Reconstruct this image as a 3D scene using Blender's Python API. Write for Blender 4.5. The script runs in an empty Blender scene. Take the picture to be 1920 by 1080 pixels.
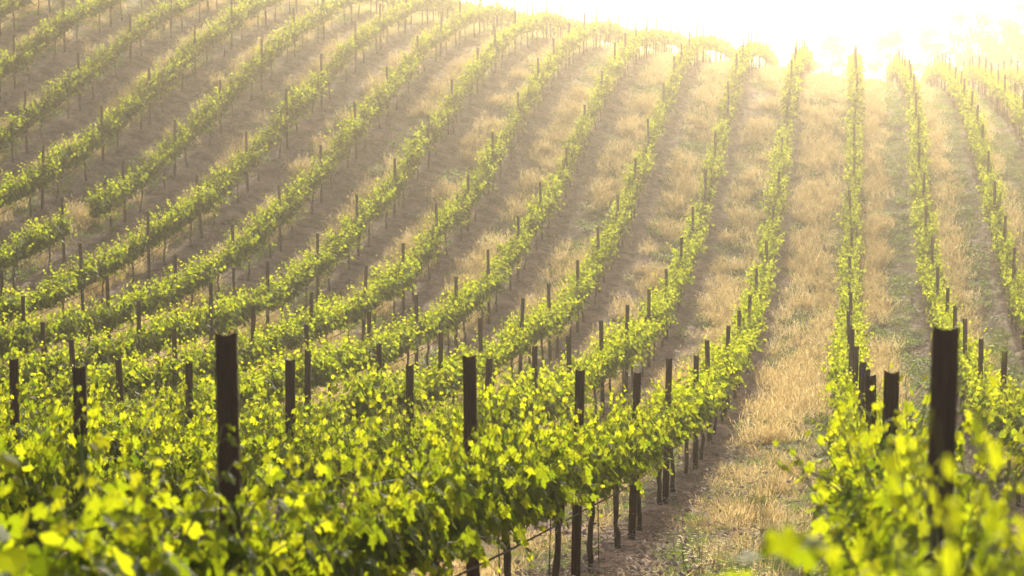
# A vineyard on a hillside, seen along its rows against the light.
HAZE, HAZE_G, HAZE_C, HAZE_TOP = .0018, .885, (1.0, .965, .82), 18.0
SUN_PX, SUN_ELD, SUN_E, SKY_S = 1500.0, 22.5, 5.0, .15
APERTURE, EXPO = .017, .95
GX0,GY0,GST=-56,-12,4.0
GRID="""-188 -231 -274 -312 -344 -367 -378 -376 -358 -321 -266 -192 -99 7 123 243 359 466 560 637 696 736 757 761 751 727 694 652 606 560 517 478 444 415 389 362 334 302 267 229 187 142 97 50
-168 -213 -257 -297 -333 -361 -379 -385 -377 -352 -308 -245 -164 -67 42 158 274 383 481 562 626 670 694 701 693 671 639 599 555 510 470 435 406 381 355 329 300 268 232 192 150 106 59 12
-150 -195 -240 -283 -322 -355 -380 -395 -396 -382 -350 -298 -228 -140 -39 73 188 300 402 488 556 603 631 641 635 615 584 545 503 461 423 393 369 346 322 295 266 233 196 156 114 69 22 -25
-131 -178 -224 -269 -311 -349 -382 -404 -415 -411 -390 -351 -291 -213 -119 -13 102 216 322 413 484 536 567 581 576 558 528 492 452 412 376 352 332 311 288 262 232 198 161 120 77 32 -15 -62
-114 -161 -207 -254 -300 -344 -383 -414 -434 -440 -430 -402 -353 -285 -199 -98 14 130 242 337 412 467 504 520 518 501 473 438 401 364 331 313 295 277 254 227 197 163 125 83 41 -5 -52 -99
-99 -145 -191 -240 -289 -338 -384 -423 -451 -467 -468 -451 -414 -355 -277 -183 -75 42 159 260 337 397 440 460 459 443 416 384 350 318 292 274 259 241 219 192 161 126 88 47 4 -42 -88 -135
-85 -130 -176 -226 -279 -333 -385 -431 -467 -492 -503 -496 -471 -422 -353 -266 -165 -50 73 180 257 325 375 398 399 384 359 329 299 273 253 236 222 205 182 156 125 88 50 10 -35 -80 -126 -172
-74 -117 -162 -212 -269 -329 -387 -439 -482 -514 -533 -537 -523 -486 -425 -346 -256 -145 -22 94 174 251 308 335 338 324 300 273 248 227 212 196 183 166 141 116 85 47 10 -29 -76 -121 -167 -211
-66 -107 -151 -200 -261 -325 -388 -446 -495 -534 -560 -572 -570 -546 -493 -422 -346 -241 -127 -3 94 174 236 268 275 263 241 218 197 181 167 153 140 122 99 72 41 5 -33 -73 -119 -164 -210 -255
-59 -99 -142 -190 -255 -323 -390 -451 -505 -549 -581 -600 -606 -598 -557 -497 -432 -329 -220 -98 11 88 155 195 211 201 182 163 148 135 121 109 94 76 54 26 -6 -40 -79 -120 -164 -210 -256 -302
-55 -93 -137 -187 -251 -322 -390 -455 -512 -560 -596 -620 -631 -636 -616 -573 -498 -409 -298 -191 -87 1 68 113 143 138 123 108 99 89 74 63 47 29 8 -21 -52 -86 -124 -167 -209 -256 -302 -348
-53 -90 -135 -185 -249 -321 -391 -455 -517 -565 -605 -633 -646 -659 -651 -622 -551 -485 -387 -284 -178 -85 -16 29 70 74 68 56 53 46 31 18 3 -15 -38 -65 -97 -132 -170 -211 -255 -301 -347 -393
-52 -89 -135 -185 -247 -320 -389 -453 -517 -564 -605 -637 -660 -675 -680 -663 -610 -550 -475 -381 -279 -187 -106 -52 -6 9 13 10 10 3 -10 -27 -40 -59 -84 -108 -140 -178 -215 -253 -301 -345 -391 -436
-52 -89 -135 -185 -244 -316 -385 -449 -512 -559 -608 -644 -670 -691 -707 -704 -672 -632 -574 -484 -395 -316 -214 -121 -76 -57 -47 -41 -36 -42 -56 -73 -86 -104 -130 -154 -185 -222 -260 -298 -345 -389 -436 -482
-52 -90 -136 -185 -241 -310 -378 -445 -505 -553 -602 -636 -669 -695 -709 -712 -694 -658 -600 -519 -436 -358 -269 -178 -140 -121 -103 -89 -82 -88 -103 -116 -131 -149 -172 -199 -230 -263 -302 -344 -387 -432 -480 -530
-53 -91 -137 -185 -240 -305 -373 -438 -496 -545 -589 -623 -651 -675 -684 -673 -641 -589 -523 -457 -390 -325 -275 -227 -200 -182 -155 -134 -124 -128 -145 -153 -171 -189 -208 -239 -270 -298 -338 -385 -422 -470 -518 -571
-54 -92 -138 -185 -240 -302 -367 -429 -485 -533 -573 -606 -630 -648 -649 -629 -587 -528 -464 -406 -353 -306 -280 -263 -247 -228 -199 -174 -161 -161 -174 -181 -199 -217 -237 -267 -298 -326 -366 -413 -450 -497 -546 -600
-54 -93 -138 -185 -240 -300 -361 -421 -474 -520 -557 -586 -606 -615 -608 -580 -533 -475 -416 -366 -326 -297 -288 -287 -280 -264 -237 -210 -193 -186 -190 -199 -215 -234 -256 -284 -314 -346 -385 -428 -470 -515 -564 -616
-55 -94 -139 -186 -240 -298 -356 -412 -463 -505 -539 -563 -577 -578 -562 -529 -481 -426 -374 -333 -306 -293 -296 -304 -305 -292 -268 -242 -219 -205 -201 -208 -223 -243 -266 -293 -324 -358 -396 -437 -481 -527 -574 -623
-55 -95 -141 -187 -240 -296 -351 -404 -451 -490 -520 -538 -545 -537 -515 -477 -430 -380 -337 -306 -291 -291 -303 -318 -324 -316 -296 -269 -241 -219 -208 -212 -227 -247 -271 -298 -329 -365 -403 -443 -488 -533 -580 -627
-54 -96 -142 -189 -241 -294 -347 -396 -439 -475 -499 -512 -511 -495 -466 -426 -380 -337 -302 -282 -278 -290 -309 -329 -340 -337 -320 -293 -261 -231 -211 -213 -227 -248 -273 -300 -332 -368 -406 -445 -491 -536 -582 -627
-53 -97 -144 -191 -241 -292 -342 -388 -428 -459 -478 -484 -476 -452 -417 -374 -331 -294 -269 -260 -267 -288 -315 -340 -356 -357 -343 -315 -278 -241 -213 -213 -226 -247 -273 -300 -332 -370 -408 -446 -492 -537 -582 -626
-51 -98 -146 -194 -243 -291 -338 -380 -416 -443 -457 -457 -440 -409 -367 -323 -282 -252 -236 -238 -257 -287 -321 -351 -371 -376 -365 -336 -295 -251 -218 -212 -225 -246 -272 -300 -334 -371 -409 -448 -493 -539 -582 -624"""
MEAS={1: {0: (6.42, -0.94), 1: (10.95, -1.69), 2: (15.34, -2.48), 3: (19.64, -3.18), 4: (23.58, -3.63), 5: (28.58, -4.34), 6: (31.84, -4.58), 7: (36.01, -4.9), 8: (40.64, -5.2), 9: (44.55, -5.31), 11: (54.59, -5.18), 12: (59.47, -4.68), 13: (63.57, -3.77), 14: (67.97, -2.78), 15: (73.68, -1.64)}, 2: {0: (10.36, -1.74), 1: (14.59, -2.35), 2: (18.9, -3.05), 3: (22.98, -3.59), 4: (27.08, -4.04), 5: (30.87, -4.43), 6: (35.1, -4.71), 7: (38.97, -4.91), 8: (43.65, -5.13), 9: (48.24, -5.14), 10: (52.29, -4.7), 11: (56.54, -4.18), 12: (61.48, -3.33), 13: (65.9, -2.26), 14: (72.29, -1.15)}, 3: {0: (14.3, -2.35), 1: (18.45, -3.02), 2: (22.82, -3.55), 3: (26.71, -4.01), 4: (30.85, -4.41), 5: (34.66, -4.66), 6: (38.86, -4.81), 7: (43.11, -4.98), 8: (47.71, -4.9), 9: (52.03, -4.44), 10: (56.34, -3.83), 11: (60.75, -2.97), 12: (65.48, -1.84), 13: (70.56, -0.68), 14: (75.16, 0.31)}, 4: {0: (22.38, -3.62), 2: (30.82, -4.33), 3: (34.91, -4.64), 4: (38.96, -4.8), 5: (43.12, -4.86), 6: (47.38, -4.64), 7: (51.77, -4.15), 8: (56.07, -3.46), 9: (60.93, -2.65), 10: (65.31, -1.39), 11: (69.79, -0.25), 12: (74.11, 0.82)}, 5: {0: (26.22, -3.98), 1: (30.47, -4.4), 2: (34.6, -4.52), 3: (38.64, -4.74), 4: (43.11, -4.66), 5: (47.31, -4.51), 6: (51.66, -3.82), 7: (55.9, -3.27), 8: (60.18, -2.15), 9: (64.96, -0.96), 10: (69.26, 0.21)}, 6: {0: (30.21, -4.31), 1: (34.45, -4.47), 2: (38.72, -4.6), 3: (42.85, -4.57), 4: (47.22, -4.29), 5: (51.46, -3.58), 7: (60.7, -1.63), 8: (64.62, -0.52), 9: (69.0, 0.59), 11: (77.22, 2.18), 12: (81.61, 2.62)}, 7: {0: (34.23, -4.39), 2: (42.8, -4.46), 3: (47.17, -4.09), 4: (51.35, -3.34), 5: (55.68, -2.41), 6: (59.94, -1.19), 7: (64.37, -0.1), 8: (69.08, 1.03), 9: (73.01, 2.0)}, 8: {0: (38.2, -4.38), 1: (42.57, -4.18), 2: (46.99, -3.75), 3: (51.16, -3.05), 4: (55.42, -2.0), 5: (59.65, -0.81), 6: (63.83, 0.36), 7: (68.59, 1.53)}, 9: {0: (46.76, -3.41), 1: (51.12, -2.68), 2: (55.26, -1.67), 3: (59.64, -0.51), 4: (64.11, 0.86), 5: (68.31, 2.05)}, 10: {0: (50.52, -2.24), 1: (55.13, -1.23), 2: (59.15, -0.12), 3: (63.59, 1.34)}, 11: {0: (54.6, -0.81), 1: (58.81, 0.37), 2: (63.35, 1.71)}, 12: {0: (58.83, 0.94), 1: (62.93, 2.27)}, 0: {0: (5.7, -0.77), 1: (10, -1.57), 2: (14.2, -2.27), 3: (18.5, -2.91), 4: (22.7, -3.48), 5: (27, -3.92), 6: (31.2, -4.25), 7: (48.2, -5.44), 8: (52.5, -5.25), 9: (56.7, -4.74), 10: (61, -3.91), 11: (65.2, -3.08)}, -1: {0: (26.5, -3.88), 1: (31, -4.33), 2: (35.3, -4.57), 3: (39.5, -4.87), 4: (43.8, -4.98), 5: (48, -4.94), 6: (52.3, -4.6), 7: (56.5, -4.02), 8: (60.8, -3.28), 9: (65, -2.54), 10: (69.3, -1.7), 11: (73.5, -0.93), 12: (77.8, -0.42), 13: (82, 0.0), 14: (86.3, 0.25)}, -2: {0: (49.5, -4.57), 1: (53.7, -4.1), 2: (58, -3.38), 3: (62.2, -2.7), 4: (66.5, -2.01), 5: (70.7, -1.46), 6: (75, -1.0), 7: (79.2, -0.57), 8: (83.5, -0.29), 9: (87.7, -0.14)}, -3: {0: (73.5, -0.98), 1: (78, -0.73)}}
ROWA,ROWS=-0.0981,2.2139
PHI={1: 6.46, 2: 10.33, 3: 14.21, 4: 22.28, 5: 26.16, 6: 30.24, 7: 34.35, 8: 38.36, 9: 46.8, 10: 50.73, 11: 54.7, 12: 58.74, 13: 62.7}
import bpy, math, random
import numpy as np
from mathutils import Vector, Euler

rng = np.random.default_rng(7)
random.seed(7)
PI = math.pi
H = 1.9            # post height above the ground, metres
PIT = 4.2545       # distance between posts in a row
scene = bpy.context.scene
COL = scene.collection

# ------------------------------------------------------------------ camera
FPX, YH, XV = 3600.0, 120.0, 1585.0
TH = math.atan((540 - YH) / FPX)
YAW = math.atan2((XV - 960) / FPX, math.cos(TH) + math.tan(TH) * math.sin(TH))

def project(x, y, z):
    """world point -> pixel of the 1920x1080 photograph, and depth"""
    c, s = math.cos(YAW), math.sin(YAW)
    xc = x * c + y * s
    yf = -x * s + y * c
    d = yf * math.cos(TH) - z * math.sin(TH)
    v = -yf * math.sin(TH) - z * math.cos(TH)
    d = max(d, 1e-3)
    return 960 + FPX * xc / d, 540 + FPX * v / d, d

# ------------------------------------------------------------------ terrain
G = np.array([[float(q) for q in r.split()] for r in GRID.strip().split('\n')]) / 100.0
NX, NY = G.shape

def _w(q):
    return (-.5*q**3+q*q-.5*q, 1.5*q**3-2.5*q*q+1, -1.5*q**3+2*q*q+.5*q, .5*q**3-.5*q*q)

def ground_z(X, Y):
    X = np.asarray(X, float); Y = np.asarray(Y, float)
    x1, y1 = GX0 + GST*(NX-1), GY0 + GST*(NY-1)
    Xc = np.clip(X, GX0 + GST, x1 - GST*1.01); Yc = np.clip(Y, GY0 + GST, y1 - GST*2.01)
    u = (Xc-GX0)/GST; v = (Yc-GY0)/GST
    i = np.clip(np.floor(u).astype(int), 1, NX-3); j = np.clip(np.floor(v).astype(int), 1, NY-3)
    wi, wj = _w(u-i), _w(v-j)
    z = 0
    for m in range(4):
        for n in range(4):
            z = z + wi[m]*wj[n]*G[i-1+m, j-1+n]
    dy = np.maximum(Y-Yc, 0); dyn = np.maximum(Yc-Y, 0); dx = np.abs(X-Xc)
    z = z - 6.0*(1-np.exp(-dy/60)) + 1.5*(1-np.exp(-dyn/15)) - 3.0*(1-np.exp(-dx/80))
    return z

X0T = ([-8, 0, 5.7, 10, 14.2, 18.5, 22.7, 27, 31.2, 40, 48.2, 56.7, 61, 65.2, 75, 90, 160],
       [.30, .30, .29, .27, .28, .26, .24, .205, .17, .20, .235, .26, .28, .35, .42, .48, .5])
X1T = ([-8, 10, 26.5, 35.3, 43.8, 52.3, 60.8, 65, 69.3, 77.8, 86.3, 110, 160],
       [2.12, 2.14, 2.18, 2.26, 2.33, 2.37, 2.41, 2.5, 2.6, 2.68, 2.72, 2.72, 2.72])
X2T = ([-8, 30, 49.5, 58, 66.5, 75, 87.7, 110, 160], [4.2, 4.22, 4.29, 4.43, 4.6, 4.7, 4.8, 4.85, 4.85])

def row_x(k, Y):
    if k >= 1: return -(ROWA + ROWS*k) + 0*np.asarray(Y, float)
    if k == 0: return np.interp(Y, *X0T)
    if k == -1: return np.interp(Y, *X1T)
    return np.interp(Y, *X2T) + 1.85*(-2-k)

KMIN, KMAX = -9, 25
def row_coord(X, Y):
    """continuous row number: integer on a row, larger to the left"""
    X = np.asarray(X, float); Y = np.asarray(Y, float)
    out = np.where(X < -2.2, (-X-ROWA)/ROWS, 0.0)
    ks = list(range(1, KMIN-1, -1))
    xs = np.stack([row_x(k, Y) for k in ks])
    todo = X >= -2.2
    res = np.full(X.shape, float(KMIN))
    for n in range(len(ks)-1):
        a_, b_ = xs[n], xs[n+1]
        m = (X >= a_) & (X < b_)
        res = np.where(m, ks[n] - (X-a_)/(b_-a_), res)
    res = np.where(X < xs[0], (-X-ROWA)/ROWS, res)
    return np.where(todo, res, out)

def phase(k):
    if k in PHI: return PHI[k]
    if k > 13: return PHI[13] + (k-13)*3.95
    if k == 0: return 5.7
    if k == -1: return 26.5
    if k == -2: return 49.5
    return 49.5 - .37*(-2-k)

# ------------------------------------------------------------------ helpers
def hnoise(x, y, s, seed=0):
    """smooth value noise"""
    x = np.asarray(x)/s; y = np.asarray(y)/s
    xi, yi = np.floor(x), np.floor(y); fx, fy = x-xi, y-yi
    fx = fx*fx*(3-2*fx); fy = fy*fy*(3-2*fy)
    def h(a, b):
        q = np.sin(a*127.1+b*311.7+seed*74.7)*43758.5453
        return q-np.floor(q)
    return (h(xi, yi)*(1-fx)+h(xi+1, yi)*fx)*(1-fy)+(h(xi, yi+1)*(1-fx)+h(xi+1, yi+1)*fx)*fy

class MB:
    """collects pieces of geometry and links them as one mesh object"""
    def __init__(self): self.v = []; self.f = []; self.a = []; self.n = 0
    def add(self, v, f, a=0.0):
        v = np.asarray(v, float)
        self.v.append(v); self.f += [tuple(int(i)+self.n for i in q) for q in f]
        self.a.append(np.full(len(v), a) if np.isscalar(a) else np.asarray(a)); self.n += len(v)
    def tube(self, pts, rad, seg=6, caps=True, a=0.0):
        pts = np.asarray(pts, float); n = len(pts)
        rad = np.full(n, rad) if np.isscalar(rad) else np.asarray(rad)
        tg = np.gradient(pts, axis=0); tg /= np.linalg.norm(tg, axis=1)[:, None]+1e-9
        ref = np.array([0, 0, 1.]) if abs(tg[:, 2]).mean() < .8 else np.array([1., 0, 0])
        s1 = np.cross(tg, ref); s1 /= np.linalg.norm(s1, axis=1)[:, None]+1e-9
        s2 = np.cross(s1, tg)
        an = np.arange(seg)/seg*2*PI
        ring = np.cos(an)[None, :, None]*s1[:, None]+np.sin(an)[None, :, None]*s2[:, None]
        v = (pts[:, None]+ring*rad[:, None, None]).reshape(-1, 3)
        f = [(i*seg+j, i*seg+(j+1) % seg, (i+1)*seg+(j+1) % seg, (i+1)*seg+j) for i in range(n-1) for j in range(seg)]
        if caps: f += [tuple(range(seg))[::-1], tuple((n-1)*seg+j for j in range(seg))]
        self.add(v, f, a)
    def box(self, lo, hi):
        x0, y0, z0 = lo; x1, y1, z1 = hi
        v = [(x0,y0,z0),(x1,y0,z0),(x1,y1,z0),(x0,y1,z0),(x0,y0,z1),(x1,y0,z1),(x1,y1,z1),(x0,y1,z1)]
        self.add(v, [(0,3,2,1),(4,5,6,7),(0,1,5,4),(1,2,6,5),(2,3,7,6),(3,0,4,7)])
    def mesh(self, name, mat, smooth=False, attr=None):
        me = bpy.data.meshes.new(name)
        me.from_pydata(np.concatenate(self.v).tolist() if self.v else [], [], self.f)
        if attr:
            at = me.attributes.new(attr, 'FLOAT', 'POINT'); at.data.foreach_set('value', np.concatenate(self.a).astype(np.float32))
        for m in (mat if isinstance(mat, (list, tuple)) else [mat]): me.materials.append(m)
        if smooth: me.polygons.foreach_set('use_smooth', [True]*len(me.polygons))
        me.update(); return me

def link(name, me, parent=None, loc=(0, 0, 0), rot=(0, 0, 0), scl=(1, 1, 1)):
    o = bpy.data.objects.new(name, me); COL.objects.link(o)
    o.location = loc; o.rotation_euler = rot; o.scale = scl
    if parent: o.parent = parent
    return o

def tag(o, label=None, cat=None, group=None, kind=None):
    if label: o['label'] = label
    if cat: o['category'] = cat
    if group: o['group'] = group
    if kind: o['kind'] = kind
    return o

# ------------------------------------------------------------------ materials
def mat(name):
    m = bpy.data.materials.new(name); m.use_nodes = True
    nt = m.node_tree; nt.nodes.clear()
    out = nt.nodes.new('ShaderNodeOutputMaterial')
    return m, nt, out
def N(nt, t, **kw):
    n = nt.nodes.new(t)
    for k, v in kw.items():
        if k[0] == '_': setattr(n, k[1:], v)
        else: n.inputs[k.replace('_', ' ')].default_value = v
    return n
def ramp(nt, fac, stops, interp='LINEAR'):
    r = nt.nodes.new('ShaderNodeValToRGB'); r.color_ramp.interpolation = interp
    e = r.color_ramp.elements
    while len(e) < len(stops): e.new(.5)
    for i, (p, c) in enumerate(stops): e[i].position = p; e[i].color = (*c, 1)
    nt.links.new(fac, r.inputs[0]); return r
def mixc(nt, fac, a, b, bt='MIX'):
    m = nt.nodes.new('ShaderNodeMix'); m.data_type = 'RGBA'; m.blend_type = bt
    for s, v in ((0, fac), (6, a), (7, b)):
        if isinstance(v, (int, float)): m.inputs[s].default_value = v
        elif isinstance(v, tuple): m.inputs[s].default_value = (*v, 1)
        else: nt.links.new(v, m.inputs[s])
    return m.outputs[2]
def math_(nt, op, a, b=None, c=None):
    m = nt.nodes.new('ShaderNodeMath'); m.operation = op
    for i, v in enumerate((a, b, c)):
        if v is None: continue
        if isinstance(v, (int, float)): m.inputs[i].default_value = v
        else: nt.links.new(v, m.inputs[i])
    return m.outputs[0]

def leaf_material():
    m, nt, out = mat('vine_leaf')
    geo = N(nt, 'ShaderNodeNewGeometry')
    age = N(nt, 'ShaderNodeAttribute', _attribute_name='age')
    fac = math_(nt, 'ADD', math_(nt, 'MULTIPLY', geo.outputs['Random Per Island'], .42), math_(nt, 'MULTIPLY', math_(nt, 'POWER', age.outputs['Fac'], 2.0), .36))
    base = ramp(nt, fac, [(0, (.020, .040, .006)), (.35, (.042, .076, .008)), (.7, (.095, .130, .012)), (1, (.19, .19, .03))])
    tr = ramp(nt, fac, [(0, (.13, .21, .005)), (.30, (.33, .42, .007)), (.62, (.54, .58, .011)), (1, (.50, .50, .02))])
    pb = N(nt, 'ShaderNodeBsdfPrincipled', Roughness=.62)
    pb.inputs['Specular IOR Level'].default_value = .10
    nt.links.new(base.outputs[0], pb.inputs['Base Color'])
    tl = N(nt, 'ShaderNodeBsdfTranslucent'); nt.links.new(tr.outputs[0], tl.inputs[0])
    mx = N(nt, 'ShaderNodeMixShader', Fac=.52)
    nt.links.new(pb.outputs[0], mx.inputs[1]); nt.links.new(tl.outputs[0], mx.inputs[2])
    nt.links.new(mx.outputs[0], out.inputs[0]); return m

def grass_material(name, stops, tstops, tf=.45, spec=.15):
    m, nt, out = mat(name)
    geo = N(nt, 'ShaderNodeNewGeometry'); oi = N(nt, 'ShaderNodeObjectInfo')
    fac = math_(nt, 'ADD', math_(nt, 'MULTIPLY', geo.outputs['Random Per Island'], .5), math_(nt, 'MULTIPLY', oi.outputs['Random'], .5))
    base = ramp(nt, fac, stops); tr = ramp(nt, fac, tstops)
    d = N(nt, 'ShaderNodeBsdfPrincipled', Roughness=.6); d.inputs['Specular IOR Level'].default_value = spec
    nt.links.new(base.outputs[0], d.inputs['Base Color'])
    tl = N(nt, 'ShaderNodeBsdfTranslucent'); nt.links.new(tr.outputs[0], tl.inputs[0])
    mx = N(nt, 'ShaderNodeMixShader', Fac=tf)
    nt.links.new(d.outputs[0], mx.inputs[1]); nt.links.new(tl.outputs[0], mx.inputs[2])
    nt.links.new(mx.outputs[0], out.inputs[0]); return m

def solid_material(name, c1, c2, scale, rough=.8, bump=.3, metal=0.0, stretch=(1, 1, 1)):
    m, nt, out = mat(name)
    tc = N(nt, 'ShaderNodeTexCoord'); mp = N(nt, 'ShaderNodeMapping'); mp.inputs['Scale'].default_value = stretch
    nt.links.new(tc.outputs['Object'], mp.inputs[0])
    no = N(nt, 'ShaderNodeTexNoise', Scale=scale, Detail=6.0, Roughness=.65); nt.links.new(mp.outputs[0], no.inputs[0])
    r = ramp(nt, no.outputs[0], [(.3, c1), (.7, c2)])
    pb = N(nt, 'ShaderNodeBsdfPrincipled', Roughness=rough, Metallic=metal)
    nt.links.new(r.outputs[0], pb.inputs['Base Color'])
    bp = N(nt, 'ShaderNodeBump', Strength=bump, Distance=.01); nt.links.new(no.outputs[0], bp.inputs['Height'])
    nt.links.new(bp.outputs[0], pb.inputs['Normal']); nt.links.new(pb.outputs[0], out.inputs[0]); return m

def ground_material():
    m, nt, out = mat('vineyard_soil')
    geo = N(nt, 'ShaderNodeNewGeometry')
    rc = N(nt, 'ShaderNodeAttribute', _attribute_name='dry'); gr = N(nt, 'ShaderNodeAttribute', _attribute_name='green')
    mulch = N(nt, 'ShaderNodeAttribute', _attribute_name='straw')
    def noise(sc, det=5, ro=.6):
        n = N(nt, 'ShaderNodeTexNoise', Scale=sc, Detail=float(det), Roughness=ro); nt.links.new(geo.outputs['Position'], n.inputs[0]); return n.outputs[0]
    n1, n2, n3, n4 = noise(1.6, 6, .75), noise(5, 6, .7), noise(38, 6, .7), noise(120, 3, .7)
    soil = ramp(nt, n2, [(.25, (.24, .155, .115)), (.5, (.37, .255, .195)), (.75, (.48, .35, .275))])
    soil2 = mixc(nt, ramp(nt, n3, [(.42, (0,)*3), (.62, (1,)*3)]).outputs[0], soil.outputs[0], (.46, .355, .28))
    dark = mixc(nt, ramp(nt, n4, [(.36, (1,)*3), (.47, (0,)*3)]).outputs[0], soil2, (.075, .05, .036))
    vor = N(nt, 'ShaderNodeTexVoronoi', Scale=34.0); nt.links.new(geo.outputs['Position'], vor.inputs[0])
    chips = ramp(nt, vor.outputs['Distance'], [(.16, (1,)*3), (.24, (0,)*3)])
    ch = math_(nt, 'MULTIPLY', chips.outputs[0], math_(nt, 'MULTIPLY', mulch.outputs['Fac'], ramp(nt, n3, [(.45, (0,)*3), (.55, (1,)*3)]).outputs[0]))
    pt = ramp(nt, n1, [(.38, (.50, .48, .46)), (.50, (1, 1, 1)), (.60, (1.38, 1.34, 1.28))])
    dark = mixc(nt, 1.0, dark, pt.outputs[0], 'MULTIPLY')
    c = mixc(nt, ch, dark, (.40, .33, .26))
    dry = ramp(nt, n3, [(.3, (.20, .13, .04)), (.7, (.42, .30, .12))])
    fd = math_(nt, 'MULTIPLY', rc.outputs['Fac'], ramp(nt, noise(5), [(.3, (.35,)*3), (.6, (1,)*3)]).outputs[0])
    c = mixc(nt, fd, c, dry.outputs[0])
    grn = ramp(nt, n3, [(.3, (.045, .06, .018)), (.7, (.13, .14, .045))])
    fg = math_(nt, 'MULTIPLY', gr.outputs['Fac'], ramp(nt, noise(4), [(.35, (.1,)*3), (.62, (.9,)*3)]).outputs[0])
    c = mixc(nt, fg, c, grn.outputs[0])
    pb = N(nt, 'ShaderNodeBsdfPrincipled', Roughness=.95); pb.inputs['Specular IOR Level'].default_value = .15
    nt.links.new(c, pb.inputs['Base Color'])
    hh = math_(nt, 'ADD', math_(nt, 'MULTIPLY', n2, 1.0), math_(nt, 'MULTIPLY', n3, .45))
    hh = math_(nt, 'ADD', hh, math_(nt, 'MULTIPLY', n4, .15))
    bp = N(nt, 'ShaderNodeBump', Strength=1.0, Distance=.16); nt.links.new(hh, bp.inputs['Height'])
    nt.links.new(bp.outputs[0], pb.inputs['Normal']); nt.links.new(pb.outputs[0], out.inputs[0]); return m

M_leaf = leaf_material()
M_gold = grass_material('dry_grass', [(0, (.27, .19, .08)), (.5, (.50, .38, .18)), (1, (.70, .59, .35))], [(0, (.46, .33, .12)), (.5, (.72, .56, .25)), (1, (.92, .80, .48))])
M_green = grass_material('green_weed', [(0, (.035, .07, .012)), (.6, (.075, .12, .022)), (1, (.18, .20, .05))], [(0, (.12, .24, .02)), (.6, (.24, .36, .035)), (1, (.44, .46, .09))])
M_stem = solid_material('green_shoot', (.10, .15, .03), (.20, .16, .05), 20, .6, .1)
M_bark = solid_material('vine_bark', (.040, .026, .018), (.13, .09, .065), 26, .95, .9, stretch=(1, 1, .25))
M_steel = solid_material('weathered_steel', (.020, .010, .008), (.085, .040, .026), 12, .60, .35, .25, stretch=(1, 1, .2))
M_wire = solid_material('galvanised_wire', (.05, .045, .04), (.09, .08, .07), 9, .75, .1, .2)
M_hose = solid_material('black_hose', (.012, .012, .012), (.03, .028, .026), 9, .8, .1)
M_chip = grass_material('straw_litter', [(0, (.14, .095, .07)), (.5, (.33, .26, .20)), (1, (.52, .46, .38))], [(0, (.2, .13, .08)), (1, (.4, .3, .2))], .1, 0.0)
M_yellow = grass_material('yellow_petal', [(0, (.50, .36, .004)), (1, (.62, .50, .01))], [(0, (.6, .46, .004)), (1, (.75, .62, .01))], .4)
M_tree = grass_material('tree_leaf', [(0, (.04, .07, .02)), (1, (.09, .12, .03))], [(0, (.15, .24, .04)), (1, (.3, .38, .06))], .4)
M_ground = ground_material()

# ------------------------------------------------------------------ leaf shapes
def leaf_template(lod):
    if lod == 0:
        half = [(0, 1.0), (9, .86), (14, .88), (24, .66), (31, .58), (38, .70), (50, .82), (58, .93), (66, .78), (76, .72), (88, .54), (98, .60), (110, .68), (122, .74), (134, .62), (150, .56), (165, .42), (176, .12)]
    elif lod == 1:
        half = [(0, 1.0), (30, .62), (58, .92), (90, .58), (122, .74), (160, .5)]
    else:
        half = [(0, 1.0), (55, .85), (125, .72)]
    pts = [(math.radians(a), r) for a, r in half] + [(-math.radians(a), r) for a, r in half[:0:-1]]
    v = [(0, 0, 0)]
    for a, r in pts:
        x, y = math.sin(a)*r, math.cos(a)*r
        v.append((x, y, -.22*(x*x) - .16*y*abs(y) + .05*math.cos(5*a)))
    n = len(pts)
    f = [(0, 1+i, 1+(i+1) % n) for i in range(n)]
    v = np.array(v); v[:, 2] -= v[0, 2]; v[:, 1] += .1
    return v*.5, f        # about one unit across

LEAF = {i: leaf_template(i) for i in (0, 1, 2)}

def add_leaves(mb, pos, nrm, up, size, age, lod):
    """pos: leaf bases, nrm: face normals, up: tip directions"""
    tv, tf = LEAF[lod]
    nrm = nrm/np.linalg.norm(nrm, axis=1)[:, None]
    x = np.cross(up, nrm); x /= np.linalg.norm(x, axis=1)[:, None]+1e-9
    y = np.cross(nrm, x)
    R = np.stack([x, y, nrm], axis=2)
    v = np.einsum('nij,kj->nki', R, tv)*size[:, None, None]+pos[:, None]
    n, k = len(pos), len(tv)
    base = mb.n
    mb.v.append(v.reshape(-1, 3)); mb.a.append(np.repeat(age, k)); mb.n += n*k
    tfa = np.array(tf)
    mb.f += [tuple(q) for q in (tfa[None]+(base+np.arange(n)*k)[:, None, None]).reshape(-1, 3).tolist()]

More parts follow.
